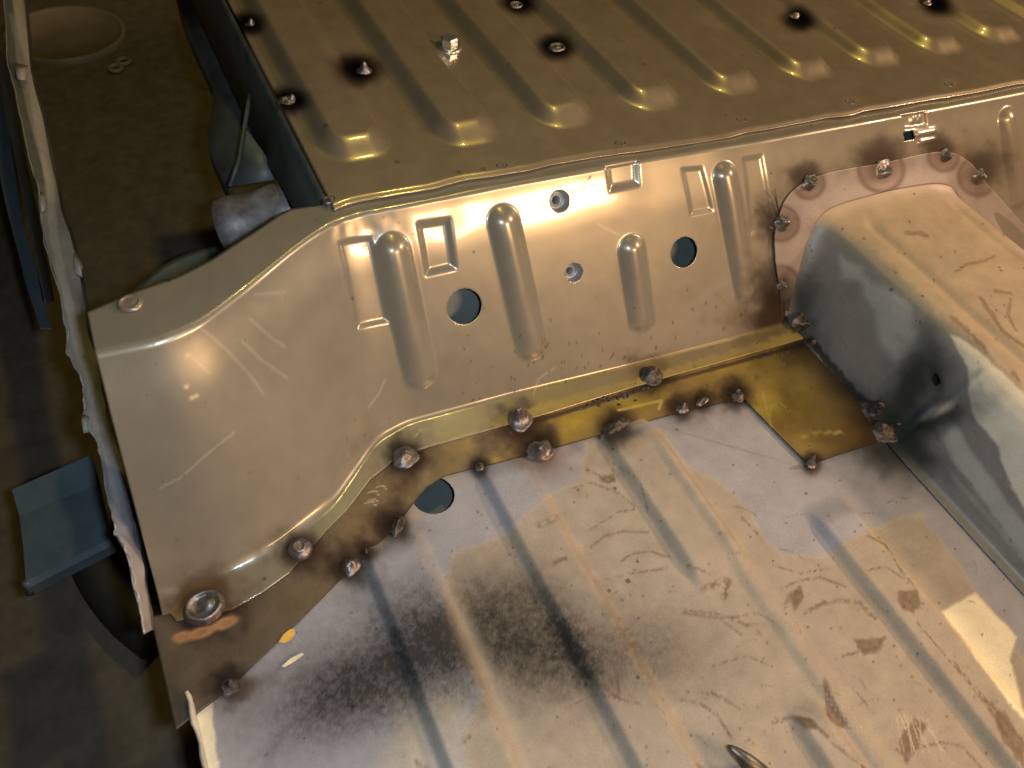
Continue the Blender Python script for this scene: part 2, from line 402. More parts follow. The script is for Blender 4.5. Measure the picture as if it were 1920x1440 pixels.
for a in [((380, 617), (400, 632), (430, 660), (470, 705), (495, 740)), ((455, 640), (490, 675), (540, 710)), ((470, 598), (510, 635), (535, 650)),
          ((355, 665), (393, 700)), ((300, 915), (340, 895), (390, 850), (440, 810)), ((690, 765), (712, 735), (722, 712)), ((480, 553), (540, 547)),
          ((1000, 740), (1010, 710), (1040, 690)), ((1120, 420), (1160, 440))]: pt.mix(pt.line(a, 2.6, .24, .3), (.66, .60, .50), .5, .2)
for x, y in [(354, 668), (350, 725), (360, 746), (368, 742)]: pt.mix(pt.blob(x, y, 4, 3, 0, 1), (.78, .60, .36), .6, 0)
rr = np.random.RandomState(5)
for k in range(46):                                  # dull finger and rag marks
    x, y = rr.uniform(190, 1440), rr.uniform(380, 1050)
    k_ = pt.blob(x, y, rr.uniform(10, 46), rr.uniform(5, 20), rr.uniform(0, 180), rr.uniform(.08, .26), 1.1, .6)
    pt.mix(k_, (.24, .20, .15), .5); pt.k *= 1 - .35 * np.clip(k_ * 2, 0, 1)
for k in range(70):
    x, y = rr.uniform(190, 1440), rr.uniform(400, 1050); pt.mix(pt.blob(x, y, rr.uniform(1.5, 3), rr.uniform(1.5, 3.5), 0, .6, 1.5), (.10, .07, .05), .6)
for k in range(60):
    x = rr.uniform(860, 1460); y = 640 + (1460 - x) * .2 - abs(rr.normal(0, 70)); L_ = rr.uniform(2, 7); an = rr.uniform(-2.2, -.8)
    pt.mix(pt.line([(x, y), (x + math.cos(an) * L_, y + math.sin(an) * L_)], 2.0, .8), (.07, .045, .03))
step_panel = grid_obj('step_panel', V, M_step, pt, keep, thick=.0011, flip=False)
tag(step_panel, 'shiny new grey-beige step panel with upright beads, stamped rectangles and round holes', 'car panel')
def bushing(c, n, R):
    u = np.cross(n, (0, 0, 1)); u /= np.linalg.norm(u); w = np.cross(u, n); vs_, fs = [], []
    prof = [(1.06, -.0012), (1.0, -.0025), (.96, -.010), (.60, -.0115), (.56, -.0095), (.42, -.0100), (.40, -.026)]
    k = 28
    for q, z in prof:
        for i in range(k):
            a = 2 * math.pi * i / k; vs_.append(c + R * q * (u * math.cos(a) + w * math.sin(a)) + n * z)
    for j in range(len(prof) - 1):
        for i in range(k): fs.append((j * k + i, j * k + (i + 1) % k, (j + 1) * k + (i + 1) % k, (j + 1) * k + i))
    return mesh_obj('threaded_bush', vs_, fs, M_bush, step_panel)
for c, n, R in hole_c[2:]: bushing(c, n, R)

# ------------------------------------------------------------------ floor pan
def rib_profile(x, x0, x1, sl, sr=None):            # flat-topped raised rib between x0 and x1
    sr = sr or sl
    return sstep(x0 - sl, x0 + sl, x) * (1 - sstep(x1 - sr, x1 + sr, x))
fy = np.linspace(.03, -.62, 400); fxs = np.linspace(0, 1, 520)
lx = P(363, 1322)[0]
FX = lx + (.285 - lx) * fxs[:, None] * np.ones_like(fy)[None]
FX[0] += 0
FY = np.ones_like(fxs)[:, None] * fy[None]
fz = np.zeros_like(FX)
def floor_rib(x0, x1, y0, h, sl=.0056, y1=-.9):
    global fz
    e = sstep(y0 + .012, y0 - .022, FY) * sstep(y1 - .02, y1 + .02, FY)
    fz = fz + h * rib_profile(FX, x0, x1, sl, sl * 1.5) * e
floor_rib(-.291, -.239, -.098, .0098)
floor_rib(-.158, -.111, -.062, .0098)
floor_rib(-.023, .033, -.066, .0098, y1=-.245)
floor_rib(.020, .036, -.10, .0035)
floor_rib(.123, .170, -.232, .0098)
floor_rib(-.018, .012, -.375, .0090)
floor_rib(-.105, -.06, -.372, .0060)
dc = P(640, 1450); dd = np.hypot(FX - dc[0], FY - dc[1])
fz += .0012 * sstep(.060, .050, dd)
fz += (fbm(FX * 12, FY * 12, 3, 3) - .5) * .0018
FV = np.stack([FX, FY, fz], -1)
fpx, fpy = proj(FV)
fp = Paint(fpx, fpy, (.365, .308, .25), .78, 0.0)
fp.c *= (1 + (fp.n1 - .5)[..., None] * .16)
TAN, LIL, CREAM = (.375, .312, .245), (.345, .335, .375), (.60, .54, .42)
lil = [
    [(300, 1460), (380, 1330), (700, 1040), (900, 860), (1100, 830), (1085, 900), (1030, 928), (945, 1000), (850, 1035), (835, 1080), (830, 1180), (900, 1300), (870, 1380), (880, 1460)],
    [(1130, 830), (1240, 780), (1420, 700), (1700, 740), (1760, 860), (1960, 1150), (1960, 1330), (1920, 1240), (1850, 1130), (1790, 1050), (1730, 965), (1680, 970), (1590, 1010), (1545, 1043), (1470, 1040), (1430, 1000), (1395, 940), (1330, 890), (1285, 868), (1240, 805)],
]
for q in lil:
    fp.mix(fp.poly(q, 10, 7, .55) * (1 - fp.poly(q, 4, 7)), CREAM)          # feathered paint edge round the ground patch
    fp.mix(fp.poly(q, 7, 7), LIL, .6, .12)
fp.mix(fp.poly([(760, 1290), (870, 1280), (880, 1460), (700, 1460), (740, 1380)], 30, 10, .55), (.47, .41, .31), .6, 0)
# cream paint left bare
fp.mix(fp.poly([(1765, 1147), (1828, 1112), (1865, 1150), (1907, 1195), (1893, 1235), (1915, 1320), (1940, 1370), (1900, 1330), (1820, 1220)], 4, 3), (.80, .70, .50), .55, 0)
fp.mix(fp.poly([(355, 1325), (398, 1300), (398, 1350), (412, 1445), (390, 1445)], 3, 4), (.80, .72, .54), .55, 0)
# soot and overspray
soot = fp.blob(965, 1205, 150, 95, 12, .98, .85, .10) + fp.blob(835, 1195, 80, 70, 0, .75, .85, .10) + fp.blob(640, 1288, 145, 78, -25, .9, .8, .10) + fp.blob(745, 1235, 110, 62, -20, .5, .85, .10) + fp.blob(720, 1300, 170, 70, -15, .42, .85, .10) + fp.blob(1090, 1235, 120, 60, 15, .45, .85, .10) + fp.blob(1235, 1215, 120, 70, 10, .36, .85, .10) + fp.blob(960, 1110, 90, 45, 0, .35, .85, .10) + fp.blob(760, 1130, 70, 60, 0, .25, .85, .10)
soot = np.clip((1 - np.exp(-1.25 * soot)) * 1.12 + ((fp.n2 - .5) * .55 + (fp.n3 - .5) * .35) * np.clip(soot, 0, .6), 0, .95)
soot = soot * (1 - .65 * np.exp(-((FX + .234) / .009) ** 2)) * (1 + .25 * np.exp(-((FX + .158) / .010) ** 2))
fp.mix(np.clip(soot, 0, .96), (.026, .023, .021), .7, 0)
fp.mix(fp.blob(1075, 1040, 110, 60, 20, .25) * fp.n2, (.25, .19, .12))
BRN = (.14, .088, .055)
arcs = [([(1108, 1026), (1135, 1004), (1170, 996), (1215, 998)], 4), ([(1165, 1052), (1185, 1038), (1220, 1034), (1252, 1044)], 4), ([(1180, 1075), (1250, 1066)], 3),
        ([(1472, 1100), (1500, 1088), (1540, 1083), (1585, 1100)], 4), ([(1510, 1150), (1540, 1132), (1575, 1125), (1612, 1130), (1640, 1160)], 7),
        ([(1620, 1000), (1660, 1022), (1690, 1070), (1715, 1100)], 4), ([(1625, 1070), (1660, 1062), (1695, 1085)], 3),
        ([(1285, 1145), (1350, 1152), (1400, 1172), (1425, 1188)], 6), ([(1280, 1150), (1350, 1160), (1390, 1190)], 4), ([(1350, 1160), (1420, 1150), (1450, 1165)], 3),
        ([(1275, 1312), (1310, 1318), (1345, 1340), (1372, 1385)], 5), ([(1335, 1298), (1390, 1330)], 6), ([(1450, 1355), (1485, 1344), (1520, 1350), (1570, 1400), (1620, 1440)], 6),
        ([(1690, 1440), (1720, 1402), (1765, 1392), (1805, 1400), (1840, 1440)], 5), ([(1720, 1168), (1790, 1250)], 3), ([(1790, 1245), (1850, 1320), (1900, 1400)], 7),
        ([(1100, 880), (1140, 905), (1150, 900)], 5), ([(1580, 1230), (1640, 1215), (1660, 1195)], 4), ([(1470, 1140), (1480, 1115), (1500, 1110)], 6),
        ([(1075, 915), (1110, 905), (1160, 925), (1190, 950)], 3), ([(1150, 870), (1200, 900), (1215, 960)], 3), ([(1060, 1330), (1120, 1300), (1200, 1320)], 3),
        ([(1130, 1285), (1160, 1310), (1155, 1240), (1195, 1200)], 7), ([(1390, 970), (1420, 1000)], 4), ([(1290, 1060), (1330, 1075)], 4), ([(1320, 1100), (1365, 1090), (1360, 1120)], 12),
        ([(1450, 1060), (1500, 1075), (1560, 1065)], 2.5), ([(1010, 985), (1040, 972)], 9), ([(1040, 1055), (1060, 1048)], 10), ([(865, 1130), (880, 1115)], 5), ([(872, 1390), (880, 1380)], 9), ([(780, 1430), (800, 1436)], 10),
        ([(1095, 1000), (1160, 960), (1190, 955)], 2.5), ([(1600, 1290), (1640, 1340)], 3), ([(1830, 1290), (1900, 1370)], 3), ([(1330, 1250), (1400, 1230), (1450, 1250)], 2.5)]
for q, w in arcs: fp.mix(fp.line(q, w * .9, .95, 2.2) * np.clip(3.4 * fp.n2 - .9, 0, 1) * (.45 + .6 * fp.n1), BRN, .6, .1)
for q in [[(1685, 1108), (1722, 1105), (1730, 1130), (1715, 1155), (1690, 1140)], [(1545, 1275), (1575, 1330), (1595, 1365), (1575, 1362), (1552, 1340)], [(1695, 1370), (1715, 1345), (1740, 1360), (1725, 1395), (1700, 1430), (1685, 1410)],
          [(1858, 1320), (1885, 1335), (1920, 1400), (1920, 1440), (1880, 1385)], [(1480, 1120), (1500, 1095), (1510, 1120), (1490, 1145)], [(1600, 1200), (1660, 1195), (1640, 1230), (1615, 1232)], [(1110, 885), (1150, 888), (1155, 905), (1130, 902)], [(1485, 1345), (1520, 1345), (1545, 1375), (1510, 1365)]]:
    fp.mix(fp.poly(q, 3, 8, .85) * (.55 + .6 * fp.n2), BRN, .55, .15)
for k in range(9):
    x = 1680 + 7 * k; fp.mix(fp.line([(x, 1345 + rr.uniform(-10, 10)), (x + rr.uniform(5, 50), 1410)], 1.6, .5), (.6, .5, .38))
    fp.mix(fp.line([(1540 + 6 * k, 1290 + 10 * k), (1580 + 5 * k, 1300 + 9 * k)], 1.5, .35), (.6, .5, .38))
for k in range(55):                                  # fine arcs left by a grinding disc
    x, y = rr.uniform(1000, 1880), rr.uniform(930, 1440); R_ = rr.uniform(20, 75); a0_ = rr.uniform(-2.6, -.6); da = rr.uniform(.4, 1.1)
    q = [(x + R_ * math.cos(a0_ + da * t), y + .7 * R_ * math.sin(a0_ + da * t)) for t in np.linspace(0, 1, 6)]
    fp.mix(fp.line(q, rr.uniform(1.6, 3.2), rr.uniform(.25, .6), 2.5) * np.clip(3 * fp.n2 - .8, 0, 1), BRN)
for k in range(260):
    x, y = rr.uniform(450, 1900), rr.uniform(850, 1440); fp.mix(fp.blob(x, y, rr.uniform(1.2, 3.2), rr.uniform(1, 2.5), 0, .75, 1.5), (.07, .05, .04))
for x, y, r, h, e, a, b, k, on in WELDS_FLAT:
    if on == 'strip': fp.burn(x, y + 4, b * .9, .85)
fp.mix(fp.blob(1170, 815, 45, 12, -5, .8), (.04, .035, .035)); fp.mix(fp.blob(1030, 860, 55, 30, 20, .5), (.30, .20, .15))
fp.mix(fp.blob(1345, 830, 160, 1.4, 16, .5, 1), (.2, .15, .12)); fp.mix(fp.blob(460, 1290, 45, 16, -25, .6), (.09, .06, .045))
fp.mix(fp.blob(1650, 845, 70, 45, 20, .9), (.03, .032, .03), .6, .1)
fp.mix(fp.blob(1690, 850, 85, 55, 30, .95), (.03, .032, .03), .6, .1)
# hole next to the strip
hc = P(812, 928); hR = .0205
hd = np.hypot(FX - hc[0], FY - hc[1]); ins = hd < hR
f = ins[:-1, :-1] & ins[1:, :-1] & ins[1:, 1:] & ins[:-1, 1:]
t1 = np.zeros_like(ins); t2 = np.zeros_like(ins)
for sl_ in ((slice(None, -1), slice(None, -1)), (slice(1, None), slice(None, -1)), (slice(1, None), slice(1, None)), (slice(None, -1), slice(1, None))):
    t1[sl_] |= f; t2[sl_] |= ~f
rim = t1 & t2
k_ = hR / (hd + 1e-9) - 1
FV[..., 0] += np.where(rim, (FX - hc[0]) * k_, 0); FV[..., 1] += np.where(rim, (FY - hc[1]) * k_, 0)
floor_pan = grid_obj('floor_pan', FV, M_floor, fp, ~f, thick=.0011, flip=True)
tag(floor_pan, 'old tan floor pan with raised ribs, black soot and ground-bare grey patches', 'car panel')
# folded-up lip along the cut outer edge
ly = np.linspace(-.168, -.62, 60); lv = []
for i, y in enumerate(ly):
    w = .001 * math.sin(i * 1.7); z = .004 + .012 * math.exp(-((y + .168) / .03) ** 2)
    lv += [(lx - .0012 + w * .2, y, -.02), (lx - .0022 + w, y, z), (lx + .0006 + w, y, z + .0004), (lx + .0008, y, -.001)]
lip = mesh_obj('turned_edge', lv, [(4 * i + j, 4 * i + j + 1, 4 * i + j + 5, 4 * i + j + 4) for i in range(59) for j in range(3)], plain_mat('cream_paint', (.62, .56, .44), .55, 0, scale=40, rgb2=(.36, .31, .25)), floor_pan)
tag(lip, 'cream painted edge turned up along the cut')

# ------------------------------------------------------------------ repair strip
front = [(330, 1371), (432, 1291), (560, 1168), (660, 1066), (745, 987), (775, 945), (800, 915), (835, 893), (880, 882), (1010, 850), (1160, 806), (1280, 772), (1393, 748), (1515, 873), (1645, 830)]
back = [(283, 1158), (390, 1128), (490, 1085), (590, 1000), (655, 925), (680, 890), (700, 870), (730, 855), (770, 838), (900, 800), (1080, 750), (1240, 702), (1380, 662), (1440, 645), (1540, 622)]
ZS = .0026
fa = np.array([P(x, y, ZS) for x, y in front]); ba = np.array([P(x, y, ZS) for x, y in back])
A_, B_ = [], []
for i in range(len(fa) - 1):
    k = max(4, int(np.linalg.norm(fa[i + 1] - fa[i]) / .0016))
    for s in np.linspace(0, 1, k, endpoint=(i == len(fa) - 2)):
        A_.append(fa[i] + (fa[i + 1] - fa[i]) * s); B_.append(ba[i] + (ba[i + 1] - ba[i]) * s)
A_, B_ = np.array(A_), np.array(B_)
tt = np.linspace(0, 1, 46)[None, :, None]
SV = A_[:, None] * (1 - tt) + B_[:, None] * tt
SV[..., 2] += (fbm(SV[..., 0] * 22, SV[..., 1] * 22, 6, 3) - .5) * .0011 + .0004
qx, qy = proj(SV)
sp_ = Paint(qx, qy, (.26, .20, .14), .42, .75)
sp_.c *= (1 + (sp_.n1 - .5)[..., None] * .35)
yel = sstep(880, 1080, qx + (sp_.n1 - .5) * 160)
sp_.mix(yel * (.75 + .4 * (sp_.n1 - .5)), (.45, .31, .085), .32, .8)
sp_.mix(sp_.blob(1190, 752, 90, 16, -16, .7, 1.2) + sp_.blob(1430, 750, 60, 55, 30, .6, 1.2) + sp_.blob(1350, 690, 50, 14, -15, .7) + sp_.blob(1060, 800, 60, 20, -15, .5), (.74, .55, .10), .28, .85)  # yellow reflections painted into the strip as brighter gold spots
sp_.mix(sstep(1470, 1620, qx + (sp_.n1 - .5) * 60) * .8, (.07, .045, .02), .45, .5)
sp_.mix(sstep(760, 420, qx) * .85, (.135, .108, .088), .42, .7)
sp_.mix(sp_.line([(985, 796), (1100, 762), (1240, 719), (1380, 681), (1525, 641)], 7, .95, .5), (.06, .036, .03), .5, .3)  # painted dark line standing in for the shaded gap at the flange edge
sp_.mix(sp_.blob(700, 985, 60, 45, -45, .5), (.33, .20, .13), .42)
for x, y, r, h, e, a, b, k, on in WELDS_FLAT: sp_.burn(x, y, b * 1.25, 1.0)
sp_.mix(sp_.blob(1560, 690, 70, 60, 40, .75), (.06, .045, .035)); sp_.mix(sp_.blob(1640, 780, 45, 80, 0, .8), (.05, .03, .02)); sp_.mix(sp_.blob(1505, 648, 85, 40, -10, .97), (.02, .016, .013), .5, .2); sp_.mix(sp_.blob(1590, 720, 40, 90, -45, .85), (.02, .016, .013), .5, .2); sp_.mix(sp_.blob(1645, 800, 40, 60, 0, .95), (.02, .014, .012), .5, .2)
sp_.mix(sp_.blob(1600, 820, 70, 25, -10, .35), (.12, .06, .02))
for x, y, l_ in [(340, 1196, 17), (378, 1187, 24), (424, 1169, 20)]: sp_.mix(sp_.blob(x, y, l_, 9, -18, .95, 1.8), (.78, .42, .24), .35, .9)
for q in [[(1160, 770), (1205, 760), (1240, 752), (1235, 768)], [(1440, 785), (1445, 765), (1460, 755), (1480, 770)], [(1503, 820), (1520, 812), (1580, 812)], [(1430, 740), (1445, 800)]]: sp_.mix(sp_.line(q, 3.4, .6, .2), (.85, .70, .2), .3, .8)
for x, y in [(690, 925), (705, 915), (690, 940), (685, 945)]: sp_.mix(sp_.line([(x, y), (x + 14, y - 4), (x + 20, y + 4)], 1.6, .7), (.6, .55, .5))
sp_.mix(sstep(.035, .0, np.linspace(0, 1, 46)[None] + 0 * qx) * .8, (.03, .022, .016), .5, .3)  # front edge painted dark in place of the thin shaded gap below it
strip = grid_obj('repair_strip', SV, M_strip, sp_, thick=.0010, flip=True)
tag(strip, 'brown to brassy yellow steel strip tack-welded between step panel and floor pan', 'steel strip')

# ------------------------------------------------------------------ weld lumps
def lump(name, c, n, R, h, parent, seed, elong=1.0, ang=0.0, kind='lump', mat=None):
    n = np.array(n) / np.linalg.norm(n)
    u = np.array([1.0, 0, 0]); u -= n * (u @ n); u /= np.linalg.norm(u); w = np.cross(n, u)
    a0 = math.radians(-ang); u, w = u * math.cos(a0) + w * math.sin(a0), -u * math.sin(a0) + w * math.cos(a0)
    rs = random.Random(seed); humps = [(rs.uniform(-.45, .45) * R, rs.uniform(-.45, .45) * R, rs.uniform(.25, .5) * R, rs.uniform(.3, .75)) for _ in range(5)]
    nr, ns = 14, 30; vs_ = [None]; fs = []
    for i in range(1, nr + 1):
        q = i / nr
        for j in range(ns):
            a = 2 * math.pi * j / ns
            rad = q * R * (1 + (.07 if kind in ('crater', 'dome') else .17) * (vnoise(math.cos(a) * 1.7 + 5, math.sin(a) * 1.7 + 5, seed) - .5) * 2 * q)
            x, y = rad * math.cos(a) * elong, rad * math.sin(a)
            nz = fbm(x / R * 2.2 + 9, y / R * 2.2 + 9, seed + 3, 3) - .5
            if kind == 'crater': z = h * .7 * (.30 + .9 * math.exp(-((q - .78) / .16) ** 2) - .3 * q ** 6 + .55 * math.exp(-((x - .25 * R) ** 2 + (y) ** 2) / (.3 * R) ** 2)) * (1 - q ** 8) + nz * h * .25 * (1 - q)
            elif kind == 'dome': z = h * (1 - q ** 2.2) + .25 * h * math.exp(-((q - .45) / .1) ** 2) + nz * h * .3 * (1 - q)
            else:
                z = sum(g_ * math.exp(-((x / elong - cx_) ** 2 + (y - cy_) ** 2) / w_ ** 2) for cx_, cy_, w_, g_ in humps)
                z = h * (.85 * z * (1 - q ** 3) + .25 * (1 - q * q) + .55 * nz * (1 - q ** 2))
            if i == nr: z = -.0012
            vs_.append(c + u * x + w * y + n * z)
    vs_[0] = sum(vs_[1:1 + ns]) / ns
    for j in range(ns): fs.append((0, 1 + j, 1 + (j + 1) % ns))
    for i in range(nr - 1):
        for j in range(ns): fs.append((1 + i * ns + j, 1 + (i + 1) * ns + j, 1 + (i + 1) * ns + (j + 1) % ns, 1 + i * ns + (j + 1) % ns))
    return mesh_obj(name, vs_, fs, mat or (M_wdark if kind == 'dark' else M_weld), parent)
sd = 20
for x, y, r, h, e, a, b, k, on in WELDS_FLAT:
    sd += 1
    lump('tack_weld', P(x, y, .0058 if on == 'step' else .0032), (0, 0, 1), r * .9, h, step_panel if on == 'step' else strip, sd, e, a, k)
# spatter beads scattered along the strip
for k in range(46):
    x = rr.uniform(900, 1600); yb = 690 + (1220 - x) * .27 + rr.normal(8, 22)
    c = P(x, yb, .0038); R = rr.uniform(.0006, .0017)
    o = lump('spatter_bead', c, (0, 0, 1), R, R * .9, strip, 300 + k)
for k in range(34):
    t = k / 33; x = 1110 + 100 * t + rr.normal(0, 6); y = 758 - 30 * t + rr.normal(0, 6)
    lump('spatter_bead', P(x, y, .0038), (0, 0, 1), rr.uniform(.0010, .0026), .0016, strip, 400 + k, rr.uniform(1, 2), rr.uniform(0, 180), 'dark')

# ------------------------------------------------------------------ rear deck
dxs = np.linspace(-.2275, 1.05, 560); DY0 = .0155
dy = np.linspace(0, 1, 300)
ZD = H + .0016
yedge = YT(dxs) + DY0 + (vnoise(dxs * 30, dxs * 0, 13) - .5) * .004
DX = dxs[:, None] * np.ones_like(dy)[None]; DYY = yedge[:, None] + (.80 - yedge)[:, None] * (dy ** 1.15)[None]
dz = np.zeros_like(DX)
centers = [-.178 + .1125 * k for k in range(11)]
for k, cx in enumerate(centers):
    y_end = .192 - .0005 * k + (.010 if k == 0 else 0)
    x0, x1 = cx - .027, cx + .026
    rc_ = .017; qx_ = np.abs(DX - cx) - (.0265 - rc_); qy_ = (y_end + .002 - DYY) * .62 + rc_
    sd_ = np.hypot(np.maximum(qx_, 0), np.maximum(qy_, 0)) + np.minimum(np.maximum(qx_, qy_), 0) - rc_
    dz += .0112 * sstep(.0105, -.0085, sd_)
dz += (fbm(DX * 7, DYY * 7, 8, 3) - .5) * .0030 + (fbm(DX * 20, DYY * 20, 12, 2) - .5) * .0003
dz -= .0022 * sstep(.006, 0, DYY - yedge[:, None])                      # edge rolled down on to the step panel
DV = np.stack([DX, DYY, ZD + dz], -1)
dpx, dpy = proj(DV)
dp = Paint(dpx, dpy, (.36, .29, .205), .38, .60)
dp.c *= (1 + (dp.n1 - .5)[..., None] * .10)
DECK_W = [(683, 135, .0105, .008, 34, -14, -3, 'lump'), (1043, 90, .0125, .004, 27, 0, 0, 'crater'), (968, 11, .0105, .004, 27, 4, -4, 'crater'), (541, 190, .0125, .006, 30, 0, 0, 'lump'), (470, 46, .0095, .004, 26, -6, 0, 'lump'), (1490, 30, .0115, .005, 25, 8, 8, 'lump'), (1742, 2, .0105, .005, 25, 12, 6, 'lump')]
for x, y, r, h, b, ox, oy, k in DECK_W:
    dp.mix(dp.blob(x + ox, y + oy, b * 2.1, b * 1.4, 8, .75, 1.1, .2), (.05, .034, .022), .45, .3)
    dp.mix(dp.blob(x + ox, y + oy, b * 1.45, b * .95, 8, 1.0, 2.2, .15), (.004, .003, .003), .5, 0)
    dp.k *= 1 - dp.blob(x + ox, y + oy, b * 1.6, b * 1.1, 8, .97, 2)
dp.mix(dp.blob(1340, 38, 34, 18, 0, .35), (.10, .06, .03))
SEAM = [(943, 312), (1163, 270), (1390, 226), (1592, 192), (1778, 159), (605, 380)]
for x, y in SEAM: dp.mix(dp.blob(x, y, 13, 7, -10, .6), (.07, .06, .055))
dkeep = None
deck = grid_obj('deck_panel', DV, M_deck, dp, thick=.0011, flip=True)
tag(deck, 'brown primed rear deck panel with parallel pressed ribs, at the top', 'car panel')
def deck_pt(px, py):
    d = (dpx - px) ** 2 + (dpy - py) ** 2; i = np.unravel_index(np.argmin(d), d.shape); return DV[i]
for x, y, r, h, b, ox, oy, k in DECK_W:
    sd += 1; lump('plug_weld', deck_pt(x, y) + np.array([0, 0, .0004]), (0, 0, 1), r * .8, h, deck, sd, 1.2, 0, k)
for x, y in SEAM:
    sd += 1; lump('spot_weld', deck_pt(x, y) + np.array([0, 0, .0002]), (0, 0, 1), .0055, .0018, deck, sd, 1.3, 0, 'crater', M_spike)
sd += 1; lump('spot_weld', P(243, 567, H) , (0, 0, 1), .0095, .0016, step_panel, sd, 1.05, 0, 'crater', plain_mat('pressed_spot', (.27, .23, .175), .35, .4, scale=60, var=.1, bump=.03))

# hex bolt with its washer standing in the deck
def ngon_prism(name, c, prof, k, rot, mat, parent=None, smooth=False):
    vs_, fs = [], []
    for r, z in prof:
        for i in range(k):
            a = 2 * math.pi * i / k + rot; vs_.append((c[0] + r * math.cos(a), c[1] + r * math.sin(a), c[2] + z))
    for j in range(len(prof) - 1):
        for i in range(k): fs.append((j * k + i, j * k + (i + 1) % k, (j + 1) * k + (i + 1) % k, (j + 1) * k + i))
    fs.append(tuple((len(prof) - 1) * k + i for i in range(k)))
    return mesh_obj(name, vs_, fs, mat, parent, smooth)
bc = deck_pt(841, 90)
bolt = bpy.data.objects.new('hex_bolt', None); col.objects.link(bolt); bolt.location = bc
tag(bolt, 'silver hexagonal bolt standing in the brown deck panel', 'bolt')
ngon_prism('bolt_head', (0, 0, .0035), [(.0098, 0), (.0102, .001), (.0102, .0085), (.0090, .0098)], 6, .35, M_bolt, bolt)
ngon_prism('washer', (0, 0, .0003), [(.0150, 0), (.0152, .0006), (.0150, .0026), (.0100, .0034)], 32, 0, M_bolt, bolt, True)

def box_obj(name, corners_lo, dz, mat, parent=None, smooth=False):
    lo = [np.array(c) for c in corners_lo]; n = len(lo)
    vs_ = lo + [c + np.array([0, 0, dz]) for c in lo]
    fs = [tuple(range(n))[::-1], tuple(range(n, 2 * n))] + [(i, (i + 1) % n, n + (i + 1) % n, n + i) for i in range(n)]
    return mesh_obj(name, vs_, fs, mat, parent, smooth)
# ------------------------------------------------------------------ transmission tunnel
sec = [(.262, .0022), (.272, .0026), (.278, .010), (.293, .050), (.308, .090), (.314, .102), (.322, .1095), (.334, .1135), (.36, .1155), (.42, .1165), (.48, .1140), (.515, .108), (.535, .098), (.56, .080), (.60, .046), (.66, .001)]
sx = np.array([a for a, b in sec]); sz = np.array([b for a, b in sec])
sl = np.r_[0, np.cumsum(np.hypot(np.diff(sx), np.diff(sz)))]
q_ = np.linspace(0, sl[-1], 300); TX = np.interp(q_, sl, sx); TZ = np.interp(q_, sl, sz)
kk = np.hanning(11); kk /= kk.sum()
TX2 = np.convolve(np.pad(TX, 5, 'edge'), kk, 'valid'); TZ2 = np.convolve(np.pad(TZ, 5, 'edge'), kk, 'valid')
ny = 300; yy = np.linspace(0, 1, ny) ** 1.2
y0 = yr(TX2, TZ2) - .002
TVx = TX2[:, None] * np.ones(ny)[None]; TVz = TZ2[:, None] * np.ones(ny)[None]
TVy = y0[:, None] + (-.80 - y0)[:, None] * yy[None]
rise = np.clip(TVz / .115, 0, 1)
# flares outward to the flange at the step panel
near = np.exp(-(y0[:, None] - TVy) / .010)
TVx -= .016 * near * (sstep(.36, .30, TX2) * sstep(0, .02, TZ2))[:, None]; TVz += .012 * near * sstep(.095, .112, TZ2)[:, None] * 1.0
g1 = P(1690, 470, .115)[0]; g2 = P(1850, 425, .115)[0]
for g, hh in ((g1, .0045), (g2, .0045)):
    st = yr(g, .115) - .03
    TVz -= hh * np.exp(-((TVx - g) / .0075) ** 2) * sstep(st + .01, st - .015, TVy) * sstep(.1, .112, TVz)
TVz += (fbm(TVx * 15 + TVz * 9, TVy * 15, 21, 3) - .5) * .002 * rise
# seam where the front piece overlaps the older half
yj = P(1760, 770, .05)[1]
side = sstep(.34, .31, TVx) * sstep(0, .012, TVz)
TVx += -.0022 * side * sstep(yj + .0008, yj - .0008, TVy)
TVx += .010 * np.exp(-((TVy - yj - .006) / .007) ** 2 - ((TVz - .038) / .022) ** 2)
TV = np.stack([TVx, TVy, TVz], -1)
tpx, tpy = proj(TV)
tp = Paint(tpx, tpy, (.39, .305, .215), .6, 0.0)
tp.c *= (1 + (tp.n1 - .5)[..., None] * .18)
GREY, LITE = (.235, .23, .222), (.35, .355, .335)
tp.mix(tp.poly([(1440, 390), (1500, 385), (1560, 425), (1610, 455), (1680, 510), (1760, 590), (1830, 640), (1960, 790), (1960, 1300), (1700, 1000), (1440, 680)], 14, 6), GREY, .5, .3)
tp.mix(tp.poly([(1575, 480), (1610, 500), (1640, 530), (1700, 560), (1730, 650), (1680, 680), (1650, 640), (1640, 590), (1610, 530), (1580, 520)], 10, 5, .85), LITE, .55, .05)
tp.mix(tp.poly([(1780, 628), (1800, 632), (1850, 672), (1960, 775), (1960, 1010), (1900, 920), (1870, 840), (1820, 770), (1815, 690)], 4, 4), (.60, .575, .49), .5, 0)
tp.mix(tp.poly([(1745, 780), (1785, 780), (1830, 860), (1920, 980), (1960, 1010), (1960, 1110), (1860, 960), (1790, 870)], 6, 4), (.36, .37, .345), .5, .05)
tp.mix(tp.poly([(1780, 880), (1960, 1080), (1960, 1100), (1790, 905)], 5, 2, .6), (.34, .38, .385), .4, .3)
tp.mix(tp.poly([(1440, 330), (1480, 340), (1760, 300), (1860, 350), (1960, 470), (1960, 520), (1840, 400), (1740, 348), (1560, 378), (1500, 400), (1490, 620), (1440, 640)], 8, 5), (.45, .35, .315), .55, .15)
